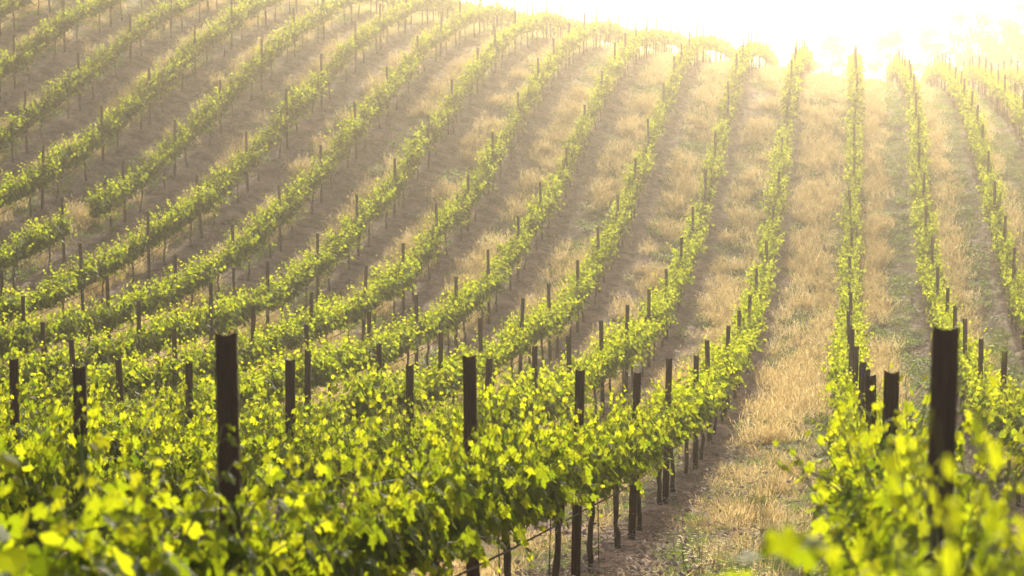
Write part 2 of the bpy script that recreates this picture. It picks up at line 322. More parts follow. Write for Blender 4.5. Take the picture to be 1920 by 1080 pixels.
def canopy(seed, lod, length=2.3, shoots=26, hmax=1.0, mat_slots=None):
    """foliage of one vine; origin on the cordon, row along Y"""
    r = np.random.default_rng(seed)
    lf = MB(); st = MB()
    P, Nn, U, S, A = [], [], [], [], []
    dens = 1.0
    for i in range(shoots):
        y0 = (i+.5+r.uniform(-.6, .6))/shoots*length-length/2
        x0 = r.normal(0, .03)
        hang = r.random() < .24
        L = r.uniform(.40, .78)*hmax
        lean = np.array([r.normal(0, .34), r.normal(0, .28), 1.0])
        if hang: lean = np.array([r.choice([-1, 1])*r.uniform(.4, 1.0), r.normal(0, .4), r.uniform(.0, .5)]); L *= .62
        lean /= np.linalg.norm(lean)
        step = .058 if lod < 2 else .085
        nn = max(4, int(L/step))
        pts = [np.array([x0, y0, 0.0])]
        d = lean.copy()
        for q in range(nn):
            d = d+np.array([r.normal(0, .10), r.normal(0, .10), -.035 if not hang else -.12]); d /= np.linalg.norm(d)
            pts.append(pts[-1]+d*step)
        pts = np.array(pts)
        if lod == 0: st.tube(pts, np.linspace(.0045, .0018, len(pts)), 4, False)
        ph = r.uniform(0, 2*PI)
        for q in range(0, nn+1):
            t = q/nn
            reps = 2 if (t < .6 and r.random() < .85) else 1
            for _ in range(reps):
                ph += PI*.85+r.normal(0, .5)
                side = np.array([math.cos(ph), math.sin(ph)*.8, r.uniform(-.1, .5)])
                size = (.136-.092*t**1.6)*(1.0 if lod == 0 else 1.06)*r.uniform(.75, 1.2)
                size *= (1, 1.12, 1.45)[lod]
                pet = size*r.uniform(.35, .75)
                pos = pts[q]+side*pet
                nrm = np.array([side[0]*.8, side[1]*.8, .55])+r.normal(0, .22, 3)
                tip = side*.8+np.array([0, 0, -.55])+r.normal(0, .25, 3)
                P.append(pos); Nn.append(nrm); U.append(tip); S.append(size); A.append(min(1, max(0, t*1.0+r.normal(0, .12))))
                if lod == 0: st.tube([pts[q], (pts[q]+pos)/2+np.array([0, 0, .008]), pos], .0013, 3, False)
    nf = (190, 150, 90)[lod]
    for i in range(nf):                                   # older leaves packed round the arms
        q = np.array([r.normal(0, .13), r.uniform(-.5, .5)*length, r.uniform(-.04, .40)*hmax]); sgn = 1 if q[0] > 0 else -1
        P.append(q); Nn.append(np.array([sgn*.7, r.normal(0, .3), .6])+r.normal(0, .2, 3)); U.append(np.array([sgn*.5, r.normal(0, .5), -.7]))
        S.append(r.uniform(.09, .145)*(1, 1.05, 1.4)[lod]); A.append(0.0)
    add_leaves(lf, np.array(P), np.array(Nn), np.array(U), np.array(S), np.array(A), lod)
    me = lf.mesh('vine_foliage', M_leaf, False, 'age')
    sm = st.mesh('green_shoot', M_stem, True) if lod == 0 else None
    return me, sm

def trunk_mesh(seed, seg=7):
    r = np.random.default_rng(100+seed); mb = MB()
    n = 11; zs = np.linspace(-.12, .87, n)
    wx = np.cumsum(r.normal(0, .012, n)); wy = np.cumsum(r.normal(0, .014, n))
    wx -= np.linspace(wx[1], wx[-1], n); wy -= np.linspace(wy[1], wy[-1], n)
    rad = np.linspace(.030, .021, n)*(1+r.normal(0, .10, n)); rad[0] = rad[1] = .036; rad[-1] = .03
    mb.tube(np.stack([wx, wy, zs], 1), rad, seg)
    for q in range(2):
        z = r.uniform(.3, .65); a_ = r.uniform(0, 2*PI)
        mb.tube([(np.interp(z, zs, wx), np.interp(z, zs, wy), z), (math.cos(a_)*.035, math.sin(a_)*.035, z+.02)], [.014, .008], 5)
    return mb.mesh('vine_trunk', M_bark, True)

def arm_mesh(seed, sgn, seg=6):
    r = np.random.default_rng(300+seed+(5 if sgn > 0 else 0)); mb = MB(); n = 9
    ys = np.linspace(0, 1.0, n)*sgn
    z = .83+.02*np.sin(np.linspace(0, 5, n)+r.uniform(0, 6)); z[0] = .79
    x = r.normal(0, .008, n)
    mb.tube(np.stack([x, ys, z], 1), np.linspace(.021, .009, n)*(1+r.normal(0, .12, n)), seg)
    for q in range(1, n-1):
        mb.tube([(x[q], ys[q], z[q]), (x[q]+r.normal(0, .01), ys[q]+r.normal(0, .015), z[q]+.05)], [.010, .006], 4)
    return mb.mesh('vine_arm', M_bark, True)

def post_mesh(near=True, seed=0):
    """roll-formed steel channel: web with two bent flanges whose edges carry wire hooks"""
    r = np.random.default_rng(seed); mb = MB(); w = .039
    prof = [(-w, .012), (-w, -.006), (-w+.006, -.012), (-.017, -.014), (-.011, -.022), (.011, -.022), (.017, -.014), (w-.006, -.012), (w, -.006), (w, .012)]
    th = .003
    n = len(prof); pa = np.array(prof)
    tg = np.gradient(pa, axis=0); nr = np.stack([-tg[:, 1], tg[:, 0]], 1); nr /= np.linalg.norm(nr, axis=1)[:, None]
    inner = pa+nr*th*1.0
    loop = np.concatenate([pa, inner[::-1]]); m = len(loop)
    zs = [-.35, .3, 1.0, 1.6, H]
    v = []
    for z in zs:
        for (x, y) in loop:
            zz = z
            if z == H: zz = H + .014*(abs(x)/w)**3 - .004 + r.uniform(-.003, .003)
            v.append((x, y, zz))
    f = [(i*m+j, i*m+(j+1) % m, (i+1)*m+(j+1) % m, (i+1)*m+j) for i in range(len(zs)-1) for j in range(m)]
    for base, flip in ((0, True), ((len(zs)-1)*m, False)):
        for j in range(n-1):
            q = (base+j, base+j+1, base+m-2-j, base+m-1-j); f.append(q[::-1] if flip else q)
    mb.add(v, f)
    if near:
        for z in np.arange(.35, H-.03, .13):
            for sg in (-1, 1):
                mb.box((sg*w-.002 if sg < 0 else w+.0003, .002, z-.011), (sg*w-.0003 if sg < 0 else w+.002, .0125, z+.011))
    return mb.mesh('trellis_post', M_steel)

# ------------------------------------------------------------------ where rows stand
ORD = 'first second third fourth fifth sixth seventh eighth ninth tenth eleventh twelfth thirteenth fourteenth fifteenth sixteenth seventeenth eighteenth nineteenth twentieth'.split()
ORD += ['twenty-'+q for q in ORD[:9]] + ['thirtieth'] + ['thirty-'+q for q in ORD[:9]]
def row_name(k):
    return f'{ORD[k-1]} row left of the grassy path' if k >= 1 else f'{ORD[-k]} row right of the grassy path'

Y_END = 122.0
def in_frame(x, y, z, m=0):
    px, py, d = project(x, y, z); return -m < px < 1920+m and -m < py < 1080+m
posts, vines = [], []
GAPS = {(9, 150), (10, 560)}
for k in range(-8, 20):
    ph = phase(k)
    n0 = -int((ph+1.0)//PIT)-1
    meas = MEAS.get(k, {})
    for n in range(n0, 60):
        Y = ph+n*PIT
        if Y > Y_END or Y < -3: continue
        x = float(row_x(k, Y)); hgt = H
        z = float(ground_z(x, Y))
        mm = None
        if n in meas and k >= 1: mm = meas[n]
        elif k <= 0:
            for q in meas.values():
                if abs(q[0]-Y) < 1.2: mm = q
        if mm:
            Y = mm[0]; x = float(row_x(k, Y)); z = float(ground_z(x, Y))
            hgt = max(1.72, min(2.08, mm[1]-z))
        else: hgt = H+random.uniform(-.05, .05)
        if Y > 2.3: posts.append(dict(k=k, x=x, y=Y, z=z, h=hgt))
        for fr in (.27, .76):
            Yv = Y+fr*PIT; xv = float(row_x(k, Yv)); zv = float(ground_z(xv, Yv))
            px, py, d = project(xv, Yv, zv+.7)
            if Yv > Y_END: continue
            if any(kk == k and abs(px-gx) < 14 for kk, gx in GAPS): continue
            vines.append(dict(k=k, x=xv, y=Yv, z=zv))

for lst, hi in ((posts, 1.9), (vines, 1.5)):
    for p in lst:
        vis = [in_frame(p['x'], p['y'], p['z']+q) for q in (hi, hi*.6, .1)]
        if lst is vines:
            vis += [in_frame(p['x'], p['y']+dy, p['z']+q) for dy in (-.9, .9) for q in (.6, 1.4)]
        p['seen'] = any(vis) and p['y'] > .8
        p['near_frame'] = in_frame(p['x'], p['y'], p['z']+1, 500) or p['y'] < 12

def split(lst, n=300):
    seen = sorted([p for p in lst if p['seen']], key=lambda p: p['y'])
    keep = seen[:n]; ids = {id(p) for p in keep}
    rest = [p for p in lst if id(p) not in ids and p['near_frame']]
    return keep, rest
post_keep, post_rest = split(posts)
vine_keep, vine_rest = split(vines)
print('posts in view', sum(p['seen'] for p in posts), 'vines in view', sum(p['seen'] for p in vines), 'rest', len(post_rest), len(vine_rest), 'farthest kept', post_keep[-1]['y'], vine_keep[-1]['y'])
for lst in (post_keep, vine_keep):
    cnt = {}
    for p in sorted(lst, key=lambda p: p['y']):
        cnt[p['k']] = cnt.get(p['k'], 0)+1; p['n'] = cnt[p['k']]

# ------------------------------------------------------------------ ground
def axis(lo, hi, st, far, g=1.25):
    a_ = list(np.arange(lo, hi+1e-6, st)); s = st; x = hi
    while x < far: s *= g; x += s; a_.append(x)
    s = st; x = lo; b_ = []
    while x > -far: s *= g; x -= s; b_.append(x)
    return np.array(b_[::-1]+a_)
gx = axis(-42, 20, .22, 420); gy = axis(4, 112, .26, 420)
XX, YY = np.meshgrid(gx, gy, indexing='ij')
ZZ = ground_z(XX, YY)
KC = row_coord(XX, YY); fr = KC-np.floor(KC); dist = np.minimum(fr, 1-fr)*ROWS
inside = (XX > -50) & (XX < 28) & (YY < Y_END+3) & (YY > -10)
ZZ = ZZ+np.where(inside, .09*np.exp(-(dist/.32)**2)*(.5+hnoise(XX, YY, .9, 3)), 0)
ZZ = ZZ+np.where(inside, (hnoise(XX, YY, .5, 1)-.5)*.11+(hnoise(XX, YY, 1.9, 2)-.5)*.10, 0)

def strips(X, Y):
    """dry grass, green growth and straw cover, 0..1"""
    K = row_coord(X, Y); f = K-np.floor(K); kk = np.floor(K)        # f: 0 at the row to the right, 1 at the row to the left
    n1 = hnoise(X, Y, 1.1, 11); n2 = hnoise(X, Y, 2.8, 12); n3 = hnoise(X, Y, 6.5, 13)
    left = np.clip((K-3.0)/4.0, 0, 1)
    cen = np.where(K < -1, .66, np.where(K < 0, .70,   .45+.03*left)); wid = np.where(K < -1, .20, np.where(K < 0, .17, np.where(K < 1, .34, .27-.06*left)))
    band = np.clip(1.45-np.abs(f-cen+(n2-.5)*.14)/wid, 0, 1)
    amt = np.clip((n1*.8+n2*.5+n3*.3)*2.6-1.40+.05*left+np.where((K > 0) & (K < 1), .35, 0), 0, 1)
    dry = band*np.clip(amt*1.3, 0, 1)
    g1 = hnoise(X, Y, .8, 21); g2 = hnoise(X, Y, 3.0, 22)
    gc = np.where(K < 0, .32, np.where(K < 1, .20, .34)); gw = np.where(K < 0, .30, np.where(K < 1, .20, .26))
    gb = np.clip(1.35-np.abs(f-gc+(g2-.5)*.2)/gw, 0, 1)
    green = gb*np.clip((g1*.6+g2*.7)*2.2-np.where(K < 1, .55, .9), 0, 1)*(1-.45*left)
    e = np.minimum(f, 1-f)
    bare = np.clip((.15-e)/.05, 0, 1); bare = np.maximum(bare, np.where(K > 0, np.clip((f-np.where(K < 1, .79, .72))/.07, 0, 1)*.9, 0))
    pn = np.where((K > 0) & (K < 1) & (Y > 14), hnoise(X, Y, 1.6, 31), 0.0)
    dry = np.maximum(dry, np.where((K > 0) & (K < 1) & (Y < 14.5), band*.9, 0))
    dry = dry*(1-np.clip((pn-.52)*4, 0, .6)); green = np.maximum(green, band*np.clip((pn-.42)*3, 0, .9))
    dry = dry*(1-bare); green = green*(1-bare*.9)
    green = np.maximum(green, np.clip((hnoise(X, Y, .9, 41)*.6+hnoise(X, Y, 4.0, 42)*.6-.50)*4.5, 0, .85)*(1-bare)*(1-.35*left))
    straw = np.clip(1.15-e/.34, 0, 1)
    return dry*(1-green*.55), green*(1-dry*.35), straw
DRY, GRN, STR = strips(XX, YY)
outn = ~inside
DRY = np.where(outn, .7*hnoise(XX, YY, 6, 5)+.3, DRY); GRN = np.where(outn, .5*hnoise(XX, YY, 9, 6), GRN); STR = np.where(outn, 0, STR)
nX, nY = len(gx), len(gy)
me = bpy.data.meshes.new('ground')
vv = np.stack([XX, YY, ZZ], -1).reshape(-1, 3)
ii, jj = np.meshgrid(np.arange(nX-1), np.arange(nY-1), indexing='ij'); b0 = (ii*nY+jj).ravel()
ff = np.stack([b0, b0+nY, b0+nY+1, b0+1], 1)
me.vertices.add(len(vv)); me.vertices.foreach_set('co', vv.ravel())
me.loops.add(ff.size); me.loops.foreach_set('vertex_index', ff.ravel().astype(np.int32))
me.polygons.add(len(ff)); me.polygons.foreach_set('loop_start', np.arange(0, ff.size, 4, dtype=np.int32)); me.polygons.foreach_set('loop_total', np.full(len(ff), 4, dtype=np.int32))
me.polygons.foreach_set('use_smooth', np.ones(len(ff), bool))
me.update(calc_edges=True)
for nm, arr in (('dry', DRY), ('green', GRN), ('straw', STR)):
    at = me.attributes.new(nm, 'FLOAT', 'POINT'); at.data.foreach_set('value', arr.ravel().astype(np.float32))
me.materials.append(M_ground)
tag(link('ground', me), kind='structure')

def surf_z(X, Y):
    """height of the modelled ground surface"""
    i = np.clip(np.searchsorted(gx, X)-1, 0, nX-2); j = np.clip(np.searchsorted(gy, Y)-1, 0, nY-2)
    u = (X-gx[i])/(gx[i+1]-gx[i]); v = (Y-gy[j])/(gy[j+1]-gy[j])
    return (ZZ[i, j]*(1-u)+ZZ[i+1, j]*u)*(1-v)+(ZZ[i, j+1]*(1-u)+ZZ[i+1, j+1]*u)*v

# ------------------------------------------------------------------ posts
near_posts = [post_mesh(True, q) for q in range(3)]
far_post = post_mesh(False, 9)
GP = 'brown steel posts of the vineyard trellis'
for i, p in enumerate(post_keep):
    me_ = near_posts[i % 3] if p['y'] < 26 else far_post
    special = {(1, 1): 'thick dark steel post rising above blurred vine leaves, first row left of path',
               (0, 1): 'tallest dark steel post with notched edges, nearest post of first row right of the path'}
    lab = special.get((p['k'], p['n'])) or f"brown steel post, {ORD[p['n']-1]} from the near end, {row_name(p['k'])}"
    hs = p['h']/H
    o = link('trellis_post', me_, None, (p['x'], p['y'], p['z']), (random.gauss(0, .022), random.gauss(0, .018), random.gauss(0, .18)), (1, 1, hs))
    tag(o, lab, 'post', GP)

# ------------------------------------------------------------------ vines
NV = 6
LOD0 = [canopy(10+q, 0, shoots=52) for q in range(NV)]
LOD1 = [canopy(40+q, 1, shoots=60) for q in range(NV+2)]
LOD2 = [canopy(70+q, 2, shoots=40) for q in range(NV)]
TR = [trunk_mesh(q) for q in range(6)]
ARM = [(arm_mesh(q, -1), arm_mesh(q, 1)) for q in range(4)]
sk = MB(); sk.tube([(0, 0, -.1), (0, 0, .8)], .0045, 5); STAKE = sk.mesh('support_rod', M_hose)

def slope_at(x, y): return math.atan2(float(ground_z(x, y+1)-ground_z(x, y-1)), 2.0)
GV = 'young grape vines planted along the trellis rows'
for i, p in enumerate(vine_keep):
    x, y, z, k = p['x'], p['y'], p['z'], p['k']
    z = float(surf_z(x, y))-.03
    e = bpy.data.objects.new('grape_vine', None); COL.objects.link(e); e.location = (x, y, z); e.empty_display_size = .2
    e.rotation_euler = (0, 0, random.gauss(0, .03))
    where = 'leafy green grape vine' if y < 30 else 'small green grape vine'
    tag(e, f"{where}, {ORD[p['n']-1]} from the near end, {row_name(k)}", 'grape vine', GV)
    sl = slope_at(x, y)
    tall = float(np.interp(y, [0, 11, 17, 26], [1.3, 1.25, 1.12, 1.10]))*random.uniform(.88, 1.12)
    thick = random.uniform(.85, 1.2)*(.95 if y < 14 else .95+.14*min(1, max(0, (k-2)/4)))
    if k == 0 and y < 3.5: tall = 1.36; thick = .55
    elif k == 0 and y < 6: tall = 1.12; thick = .85
    elif k == 1 and y < 9: tall = min(tall, 1.12)
    flip = PI if random.random() < .5 else 0
    vz = .83
    if y < 24:
        fo, sh = LOD0[i % NV]
    else:
        fo, sh = LOD1[i % (NV+2)]
    kw = dict(loc=(0, 0, vz), rot=(sl if not flip else -sl, 0, flip), scl=(thick, 1.0, tall))
    f_o = link('foliage', fo, e); f_o.location = kw['loc']; f_o.rotation_mode = 'ZXY' if False else 'XYZ'
    f_o.rotation_euler = kw['rot'] if not flip else (-sl, 0, PI); f_o.scale = kw['scl']

    if k == 0 and 2 < y < 3.5:                             # a leafy side shoot reaching out over the path
        rr = np.random.default_rng(77); cb = MB(); cs = MB(); nl = 36
        q = rr.normal(0, 1, (nl, 3)); q /= np.linalg.norm(q, axis=1)[:, None]; q *= (rr.random(nl)**.4)[:, None]*np.array([.17, .20, .15])
        c0 = np.array([-.36, 0, 1.40])
        add_leaves(cb, q+c0, q*4+rr.normal(0, .35, (nl, 3))+np.array([0, 0, .5]), q+np.array([0, 0, -.3])+rr.normal(0, .2, (nl, 3)), rr.uniform(.06, .11, nl), .45+rr.random(nl)*.5, 0)
        for t_ in range(5): cs.tube([(0, t_*.08-.15, .85), (-.12, t_*.06-.1, 1.05), c0+rr.normal(0, .07, 3)], [.006, .004, .002], 4)
        link('foliage', cb.mesh('side_shoot_foliage', M_leaf, False, 'age'), e); link('shoot', cs.mesh('side_shoot', M_stem, True), e)
    if sh is not None:
        s_o = link('shoot', sh, e); s_o.location = f_o.location; s_o.rotation_euler = f_o.rotation_euler; s_o.scale = f_o.scale
    t_o = link('trunk', TR[random.randrange(6)], e, rot=(random.gauss(0, .05), random.gauss(0, .05), random.uniform(0, 6.28)))
    if y < 60:
        am = ARM[random.randrange(4)]
        for a_ in am:
            link('arm', a_, e, loc=(0, 0, .0), rot=(sl, 0, 0))
    if y < 22: link('support_rod', STAKE, e, loc=(.05*random.choice([-1, 1]), .04, 0), rot=(random.gauss(0, .02), random.gauss(0, .03), 0))

# ------------------------------------------------------------------ scatter of what nobody counts
def hidden_collection(name, meshes):
    c = bpy.data.collections.new(name)
    for i, m_ in enumerate(meshes):
        o = bpy.data.objects.new(f'{name}_{i:02d}', m_); c.objects.link(o)
    return c

def scatter(name, pts, rot, scl, idx, coll):
    me = bpy.data.meshes.new(name); n = len(pts)
    me.vertices.add(n); me.vertices.foreach_set('co', np.asarray(pts, np.float32).ravel())
    for nm, ty, arr, key in (('irot', 'FLOAT_VECTOR', rot, 'vector'), ('iscl', 'FLOAT_VECTOR', scl, 'vector'), ('iidx', 'INT', idx, 'value')):
        at = me.attributes.new(nm, ty, 'POINT'); at.data.foreach_set(key, np.asarray(arr, np.int32 if ty == 'INT' else np.float32).ravel())
    o = link(name, me); tag(o, kind='stuff')
    ng = bpy.data.node_groups.new(name, 'GeometryNodeTree')
    ng.interface.new_socket('Geometry', in_out='INPUT', socket_type='NodeSocketGeometry')
    ng.interface.new_socket('Geometry', in_out='OUTPUT', socket_type='NodeSocketGeometry')
    gi = ng.nodes.new('NodeGroupInput'); go = ng.nodes.new('NodeGroupOutput')
    ip = ng.nodes.new('GeometryNodeInstanceOnPoints'); ci = ng.nodes.new('GeometryNodeCollectionInfo')
    ci.inputs['Collection'].default_value = coll; ci.inputs['Separate Children'].default_value = True; ci.inputs['Reset Children'].default_value = True
    def att(nm, ty):
        a_ = ng.nodes.new('GeometryNodeInputNamedAttribute'); a_.data_type = ty; a_.inputs['Name'].default_value = nm
        return next(q for q in a_.outputs if q.enabled and q.name == 'Attribute')
    L = ng.links.new
    L(gi.outputs[0], ip.inputs['Points']); L(ci.outputs[0], ip.inputs['Instance'])
    ip.inputs['Pick Instance'].default_value = True
    L(att('iidx', 'INT'), ip.inputs['Instance Index']); L(att('irot', 'FLOAT_VECTOR'), ip.inputs['Rotation']); L(att('iscl', 'FLOAT_VECTOR'), ip.inputs['Scale'])
    L(ip.outputs[0], go.inputs[0])
    md = o.modifiers.new('scatter', 'NODES'); md.node_group = ng
    return o

# the vines and posts past the three hundred that show largest
cv = hidden_collection('vine_source', [q[0] for q in LOD2]+TR)
P, R, S, I = [], [], [], []
for p in vine_rest:
    sl = slope_at(p['x'], p['y']); z = float(surf_z(p['x'], p['y']))-.03
    P.append((p['x'], p['y'], z+.83)); R.append((sl, 0, 0)); S.append((random.uniform(.85, 1.15), random.choice([-1, 1]), random.uniform(.85, 1.15))); I.append(random.randrange(NV))
    P.append((p['x'], p['y'], z)); R.append((random.gauss(0, .04), random.gauss(0, .04), random.uniform(0, 6))); S.append((1, 1, 1)); I.append(NV+random.randrange(6))
far_vines = scatter('grape_vine_mass', P, R, S, I, cv)
tag(far_vines, 'small green vines of the farthest rows along the hilltop', 'grape vines')
cp = hidden_collection('post_source', [far_post])
far_posts = scatter('trellis_post_mass', [(p['x'], p['y'], p['z']) for p in post_rest], [(random.gauss(0, .018), random.gauss(0, .014), random.gauss(0, .12)) for p in post_rest],
        [(1, 1, p['h']/H) for p in post_rest], [0]*len(post_rest), cp)
tag(far_posts, 'thin brown posts of the farthest rows along the hilltop', 'posts')

# ------------------------------------------------------------------ wires and drip hoses, one of each per row
for k in range(-3, 17):
    ys = np.arange(2.0, Y_END, 1.4); xs = row_x(k, ys); zs = ground_z(xs, ys)
    ok = np.array([in_frame(a_, b_, c_+1, 120) for a_, b_, c_ in zip(xs, ys, zs)])
    if ok.sum() < 3: continue
    j0, j1 = np.nonzero(ok)[0][[0, -1]]
    xs, ys, zs = xs[j0:j1+1], ys[j0:j1+1], zs[j0:j1+1]
    for h, rad, nm, mt_, lab, cat in ((.70, .0075, 'drip_hose', M_hose, 'black drip hose hung low under the vines', 'hose'),
                               (.85, .0022, 'cordon_wire', M_wire, 'grey wire carrying the vine arms', 'wire'),
                               (1.30, .0018, 'foliage_wire', M_wire, 'thin grey wire above the vine arms', 'wire')):
        if k not in range(-2, 10) and nm != 'drip_hose': continue
        mb = MB(); sag = .025*np.abs(np.sin(ys*2.1+k))*(1 if nm == 'drip_hose' else .2)
        mb.tube(np.stack([xs+(.03 if nm != 'foliage_wire' else .045), ys, zs+h-sag], 1), rad, 5)
        tag(link(nm, mb.mesh(nm, mt_, True)), f'{lab}, {row_name(k)}', cat, f'{cat}s along the rows')

# ------------------------------------------------------------------ grass, weeds, litter
def blade_clump(seed, n, rad, h, w, mt_, seed_heads=True, droop=.35):
    r = np.random.default_rng(seed); mb = MB()
    for i in range(n):
        a_ = r.uniform(0, 2*PI); q = rad*math.sqrt(r.random()); b = np.array([math.cos(a_)*q, math.sin(a_)*q, -.02])
        hh = h*r.uniform(.45, 1.1); ww = w*r.uniform(.6, 1.2)
        d = np.array([r.normal(0, droop), r.normal(0, droop), 1.0]); d /= np.linalg.norm(d)
        sd = np.array([math.cos(a_*7), math.sin(a_*7), 0])*ww/2
        m1 = b+d*hh*.55; bend = np.array([r.normal(0, .3), r.normal(0, .3), 0])*hh*.4
        tp = b+d*hh+bend-np.array([0, 0, .04])
        mb.add([b-sd, b+sd, m1+sd*.8, m1-sd*.8, tp], [(0, 1, 2, 3), (3, 2, 4)])
        if seed_heads and r.random() < .55:
            dv = (tp-m1)/np.linalg.norm(tp-m1); s2 = np.array([-sd[1], sd[0], 0])/ww*2
            for s_ in (sd/ww*2, s2):
                hw = s_*(.0035+w*.35)
                mb.add([tp-dv*.02, tp+hw+dv*.02, tp+dv*.075, tp-hw+dv*.02], [(0, 1, 2, 3)])
    return mb.mesh('grass_clump', mt_)

def weed_clump(seed, n, rad, h, mt_, size=.04):
    r = np.random.default_rng(seed); mb = MB()
    P, Nn, U, S, A = [], [], [], [], []
    for i in range(n):
        a_ = r.uniform(0, 2*PI); q = rad*math.sqrt(r.random())
        P.append((math.cos(a_)*q, math.sin(a_)*q, h*r.random()**1.3)); Nn.append((r.normal(0, .6), r.normal(0, .6), 1)); U.append((math.cos(a_), math.sin(a_), .4)); S.append(size*r.uniform(.6, 1.5)); A.append(.5)
    add_leaves(mb, np.array(P), np.array(Nn), np.array(U), np.array(S), np.array(A), 2)
    return mb.mesh('weed_clump', mt_)

def litter(seed, n, rad):
    r = np.random.default_rng(seed); mb = MB()
    for i in range(n):
        x, y = r.normal(0, rad, 2)*.55; a_ = r.uniform(0, PI); l = r.uniform(.008, .045); w = r.uniform(.0015, .006); z = r.uniform(.004, .02)
        c, s = math.cos(a_), math.sin(a_); t = r.normal(0, .25)
        pts = [(x-c*l-s*w, y-s*l+c*w, z-l*t), (x-c*l+s*w, y-s*l-c*w, z-l*t), (x+c*l+s*w, y+s*l-c*w, z+l*t), (x+c*l-s*w, y+s*l+c*w, z+l*t)]
        top = [(a1, b1, c1+w*.8) for a1, b1, c1 in pts]
        mb.add(pts+top, [(4, 5, 6, 7), (0, 1, 5, 4), (1, 2, 6, 5), (2, 3, 7, 6), (3, 0, 4, 7)])
    return mb.mesh('straw_litter', M_chip)

def sample(n, ylo, yhi, fn, dens_pow=1.0, margin=60):
    """points on the ground in view, accepted with probability fn(X, Y)"""
    Y = rng.uniform(ylo, yhi, n); lo = -(1645/3600)*Y-1.0; hi = (345/3600)*Y+1.2
    X = lo+(hi-lo)*rng.random(n); keep = rng.random(n) < fn(X, Y)*(hi-lo)/((1990/3600)*yhi+2.2)
    X, Y = X[keep], Y[keep]
    return X, Y, surf_z(X, Y)

gold_n = [blade_clump(q, 80, .13, .21, .0028, M_gold) for q in range(4)]
gold_f = [blade_clump(20+q, 46, .20, .36, .010, M_gold) for q in range(4)]
grn_n = [weed_clump(q, 60, .14, .10, M_green, .035) for q in range(3)]
grn_b = [blade_clump(50+q, 70, .13, .15, .0035, M_green, False, .55) for q in range(3)]
cg = hidden_collection('grass_source', gold_n+gold_f+grn_n+grn_b)
def fan(name, X, Y, Z, choices, s0, s1):
    n = len(X)
    sc = rng.uniform(s0, s1, n)
    scl = np.stack([sc, sc, sc*rng.uniform(.7, 1.2, n)], 1)
    rot = np.stack([rng.normal(0, .08, n), rng.normal(0, .08, n), rng.uniform(0, 2*PI, n)], 1)
    return np.stack([X, Y, Z], 1), rot, scl, rng.choice(choices, n)
def multi(name, parts, coll):
    a_ = [np.concatenate(q) for q in zip(*parts)]
    print(name, len(a_[0])); return scatter(name, *a_, coll)
def f_dry(X, Y): return strips(X, Y)[0]
def f_grn(X, Y): return strips(X, Y)[1]
dry_parts = [fan('', *sample(9000, 6, 32, f_dry), [0, 1, 2, 3], .8, 1.3), fan('', *sample(60000, 32, 100, f_dry), [4, 5, 6, 7], .8, 1.4),
             fan('', *sample(1500, 6, 100, lambda X, Y: np.clip(strips(X, Y)[0]*0+.5, 0, 1)), [0, 1, 2, 3], .5, .9)]
g = multi('dry_grass', dry_parts, cg); tag(g, 'dry golden grass growing between the vine rows', 'grass')
grn_parts = [fan('', *sample(15000, 6, 34, f_grn), [11, 12, 13], .8, 1.3), fan('', *sample(60000, 34, 100, f_grn), [8, 9, 10, 11, 12, 13], 1.1, 1.9),
             fan('', *sample(1600, 6, 100, lambda X, Y: X*0+.5), [11, 12, 13], .6, 1.1)]
g = multi('green_weeds', grn_parts, cg); tag(g, 'low green weeds growing between the vine rows', 'weeds')
cl = hidden_collection('litter_source', [litter(q, 60, .45) for q in range(4)])
g = multi('straw_litter', [fan('', *sample(30000, 6, 95, lambda X, Y: np.clip(strips(X, Y)[2], .12, 1)), [0, 1, 2, 3], .8, 1.5)], cl)
tag(g, 'pale straw and dry clippings lying on the bare soil', 'litter')

def clods(seed):
    r = np.random.default_rng(seed); mb = MB()
    oc = np.array([(1,0,0),(-1,0,0),(0,1,0),(0,-1,0),(0,0,1),(0,0,-1),(.7,.7,.3),(-.7,.7,.3),(.7,-.7,.3),(-.7,-.7,.3)], float)
    fc = [(0,6,4),(6,2,4),(2,7,4),(7,1,4),(1,9,4),(9,3,4),(3,8,4),(8,0,4),(0,5,6),(6,5,2),(2,5,7),(7,5,1),(1,5,9),(9,5,3),(3,5,8),(8,5,0)]
    for i in range(34):
        s_ = .006+.030*r.random()**4; c = np.array([r.normal(0, .28), r.normal(0, .28), s_*.15])
        mb.add(oc*(1+r.normal(0, .18, (10, 3)))*s_*np.array([1, r.uniform(.6, 1), .6])+c, fc)
    return mb.mesh('soil_clod', M_clod)
M_clod = solid_material('pale_clod', (.24, .16, .12), (.46, .35, .27), 30, .95, .5)
cc = hidden_collection('clod_source', [clods(q) for q in range(5)])
g = multi('soil_clods', [fan('', *sample(34000, 7, 90, lambda X, Y: np.clip(1.1-strips(X, Y)[0]*1.5-strips(X, Y)[1], .05, 1)), [0, 1, 2, 3, 4], .8, 1.6)], cc)
tag(g, 'loose soil clods and small stones on the bare strips', 'soil clods')

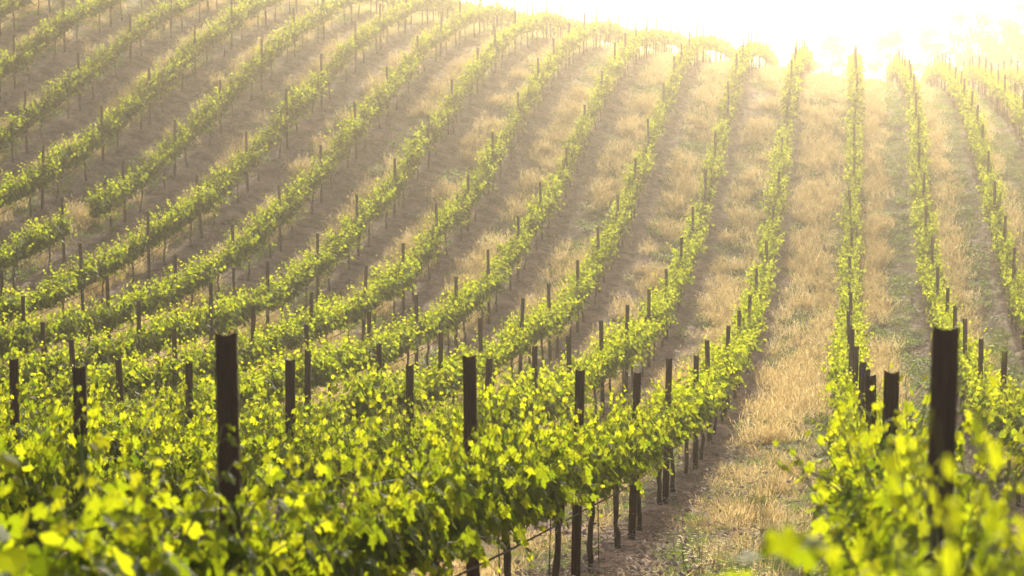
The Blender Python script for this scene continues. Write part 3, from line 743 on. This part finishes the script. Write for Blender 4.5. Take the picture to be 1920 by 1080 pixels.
# yellow wildflowers beside the near path
def flower(seed):
    r = np.random.default_rng(seed); mb = MB(); mb2 = []
    for i in range(7):
        b = np.array([r.normal(0, .06), r.normal(0, .06), 0]); t = b+np.array([r.normal(0, .08), r.normal(0, .08), r.uniform(.3, .55)])
        mb.tube([b, (b+t)/2+r.normal(0, .012, 3), t], [.003, .0025, .0015], 4, False)
        for q in range(5):
            c = t+np.array([r.normal(0, .02), r.normal(0, .02), -q*.022+r.normal(0, .01)])
            for a_ in range(4):
                an = a_*PI/2+r.uniform(0, .5); d = np.array([math.cos(an), math.sin(an), .25]); s_ = np.array([-math.sin(an), math.cos(an), 0])*.006
                mb2.append(([c, c+d*.010+s_, c+d*.017, c+d*.010-s_]))
    nb = len(mb.f)
    for q in mb2: mb.add(q, [(0, 1, 2, 3)])
    me_ = mb.mesh('wildflower', [M_green, M_yellow]); me_.polygons.foreach_set('material_index', [0]*nb+[1]*(len(me_.polygons)-nb)); me_.update()
    return me_
cf = hidden_collection('flower_source', [flower(q) for q in range(4)])
def f_flower(X, Y):
    a_ = np.exp(-((X+.78)/.35)**2-((Y-15.5)/3.2)**2)+.35*np.exp(-((X+.8)/.45)**2-((Y-21)/5)**2); return np.clip(a_, 0, 1)
X = rng.uniform(-1.8, .1, 900); Y = rng.uniform(9, 34, 900); kq = rng.random(900) < f_flower(X, Y)*.22
X, Y = X[kq], Y[kq]
g = multi('wildflowers', [fan('', X, Y, surf_z(X, Y), [0, 1, 2, 3], .7, 1.15)], cf); tag(g, 'small yellow wildflowers on thin stems in the near path', 'wildflowers')

# ------------------------------------------------------------------ trees far behind the crest
def far_tree(x, y, h, w, seed, label):
    r = np.random.default_rng(seed); z = float(ground_z(x, y))
    e = bpy.data.objects.new('tree', None); COL.objects.link(e); e.location = (x, y, z); tag(e, label, 'tree', 'trees beyond the hilltop')
    tb = MB(); tb.tube([(0, 0, -.3), (.1, 0, h*.3), (0, .1, h*.62), (.1, 0, h*.85)], [h*.022, h*.017, h*.010, .03], 8)
    P, Nn, U, S, A = [], [], [], [], []
    for i in range(46):
        t = r.uniform(.16, 1.0); a_ = r.uniform(0, 2*PI); rr = w*.5*math.sin(min(1, t*1.05)*PI*.92+.15)**.6*r.uniform(.4, 1)
        c = np.array([math.cos(a_)*rr, math.sin(a_)*rr, h*t])
        if i < 16: tb.tube([(0, 0, h*t*.75), c*.55+np.array([0, 0, h*t*.38]), c], [h*.007, h*.004, .01], 5, False)
        n = 85; s = h*.075
        q = r.normal(0, 1, (n, 3)); q /= np.linalg.norm(q, axis=1)[:, None]; q *= (s*r.random(n)**.5)[:, None]*np.array([1, 1, .7])
        P += list(c+q); Nn += list(r.normal(0, 1, (n, 3))+np.array([0, 0, .6])); U += list(r.normal(0, 1, (n, 3))); S += list(r.uniform(.16, .34, n)); A += [.4]*n
    link('trunk', tb.mesh('tree_trunk', M_bark, True), e)
    cb = MB(); add_leaves(cb, np.array(P), np.array(Nn), np.array(U), np.array(S), np.array(A), 2)
    link('crown', cb.mesh('tree_crown', M_tree), e)
for i, (px, Y, topy, w, lab) in enumerate([(1905, 150, 10, 4.2, 'tall hazy tree at the far edge beyond the hilltop, rightmost of the row'),
        (1868, 165, 42, 5.0, 'broad hazy tree second from the edge beyond the hilltop'),
        (1828, 158, 22, 3.6, 'slim hazy tree third from the edge beyond the hilltop'),
        (1785, 172, 30, 4.6, 'pale hazy tree fourth from the edge beyond the hilltop'),
        (1732, 180, 52, 5.0, 'low rounded hazy tree fifth from the edge beyond the hilltop'),
        (1665, 176, 58, 4.6, 'very faint tree in the sun glare, beyond first row right of path'),
        (1560, 186, 66, 5.0, 'faintest tree in the sun glare, straight beyond the grassy path')]):
    x = (px-XV)/FPX*Y; zt = (YH-topy)/FPX*Y; far_tree(x, Y, zt-float(ground_z(x, Y)), w, 500+i, lab)

# ------------------------------------------------------------------ haze
mz, nt, out = mat('haze')
pv = N(nt, 'ShaderNodeVolumePrincipled', Density=HAZE, Anisotropy=HAZE_G); pv.inputs['Color'].default_value = (*HAZE_C, 1)
nt.links.new(pv.outputs[0], out.inputs['Volume'])
zlo = float(ZZ.min())-1.0
hb = MB(); hb.box((-470, -470, zlo), (470, 470, HAZE_TOP))
tag(link('haze', hb.mesh('haze', mz)), kind='stuff')

# ------------------------------------------------------------------ light
SUN_AZ = math.atan2((SUN_PX-XV)/FPX, 1.0); SUN_EL = math.radians(SUN_ELD)
sd = Vector((math.sin(SUN_AZ)*math.cos(SUN_EL), math.cos(SUN_AZ)*math.cos(SUN_EL), math.sin(SUN_EL)))
sl = bpy.data.lights.new('sun', 'SUN'); sl.energy = SUN_E; sl.angle = math.radians(.5); sl.color = (1.0, .92, .76)
so = bpy.data.objects.new('sun', sl); COL.objects.link(so); so.rotation_euler = sd.to_track_quat('Z', 'Y').to_euler(); so.location = sd*100
w = bpy.data.worlds.new('World'); scene.world = w; w.use_nodes = True; nt = w.node_tree
bg = nt.nodes['Background']; sky = nt.nodes.new('ShaderNodeTexSky'); sky.sky_type = 'NISHITA'; sky.sun_disc = False
sky.sun_elevation = SUN_EL; sky.sun_rotation = SUN_AZ; sky.dust_density = 3.0; sky.air_density = 1.0
warm = mixc(nt, 1.0, sky.outputs[0], (1.0, .87, .76), 'MULTIPLY'); nt.links.new(warm, bg.inputs[0]); bg.inputs[1].default_value = SKY_S

cam = bpy.data.cameras.new('camera'); co = bpy.data.objects.new('camera', cam); COL.objects.link(co); scene.camera = co
co.location = (0, 0, 0); co.rotation_euler = (PI/2-TH, 0, YAW)
cam.sensor_width = 36; cam.lens = FPX/1920*36; cam.clip_start = .2; cam.clip_end = 3000
cam.dof.use_dof = True; cam.dof.focus_distance = 24.0; cam.dof.aperture_fstop = cam.lens/1000/APERTURE; cam.dof.aperture_blades = 0

scene.view_settings.view_transform = 'Standard'; scene.view_settings.look = 'None'; scene.view_settings.gamma = 1; scene.view_settings.exposure = EXPO
scene.render.engine = 'CYCLES'; cy = scene.cycles
cy.max_bounces = 7; cy.diffuse_bounces = 3; cy.glossy_bounces = 2; cy.transmission_bounces = 5; cy.volume_bounces = 0; cy.transparent_max_bounces = 8
cy.use_denoising = True; cy.denoiser = 'OPENIMAGEDENOISE'; cy.use_adaptive_sampling = True; cy.adaptive_threshold = .005
cy.sample_clamp_indirect = 6; cy.caustics_reflective = False; cy.caustics_refractive = False
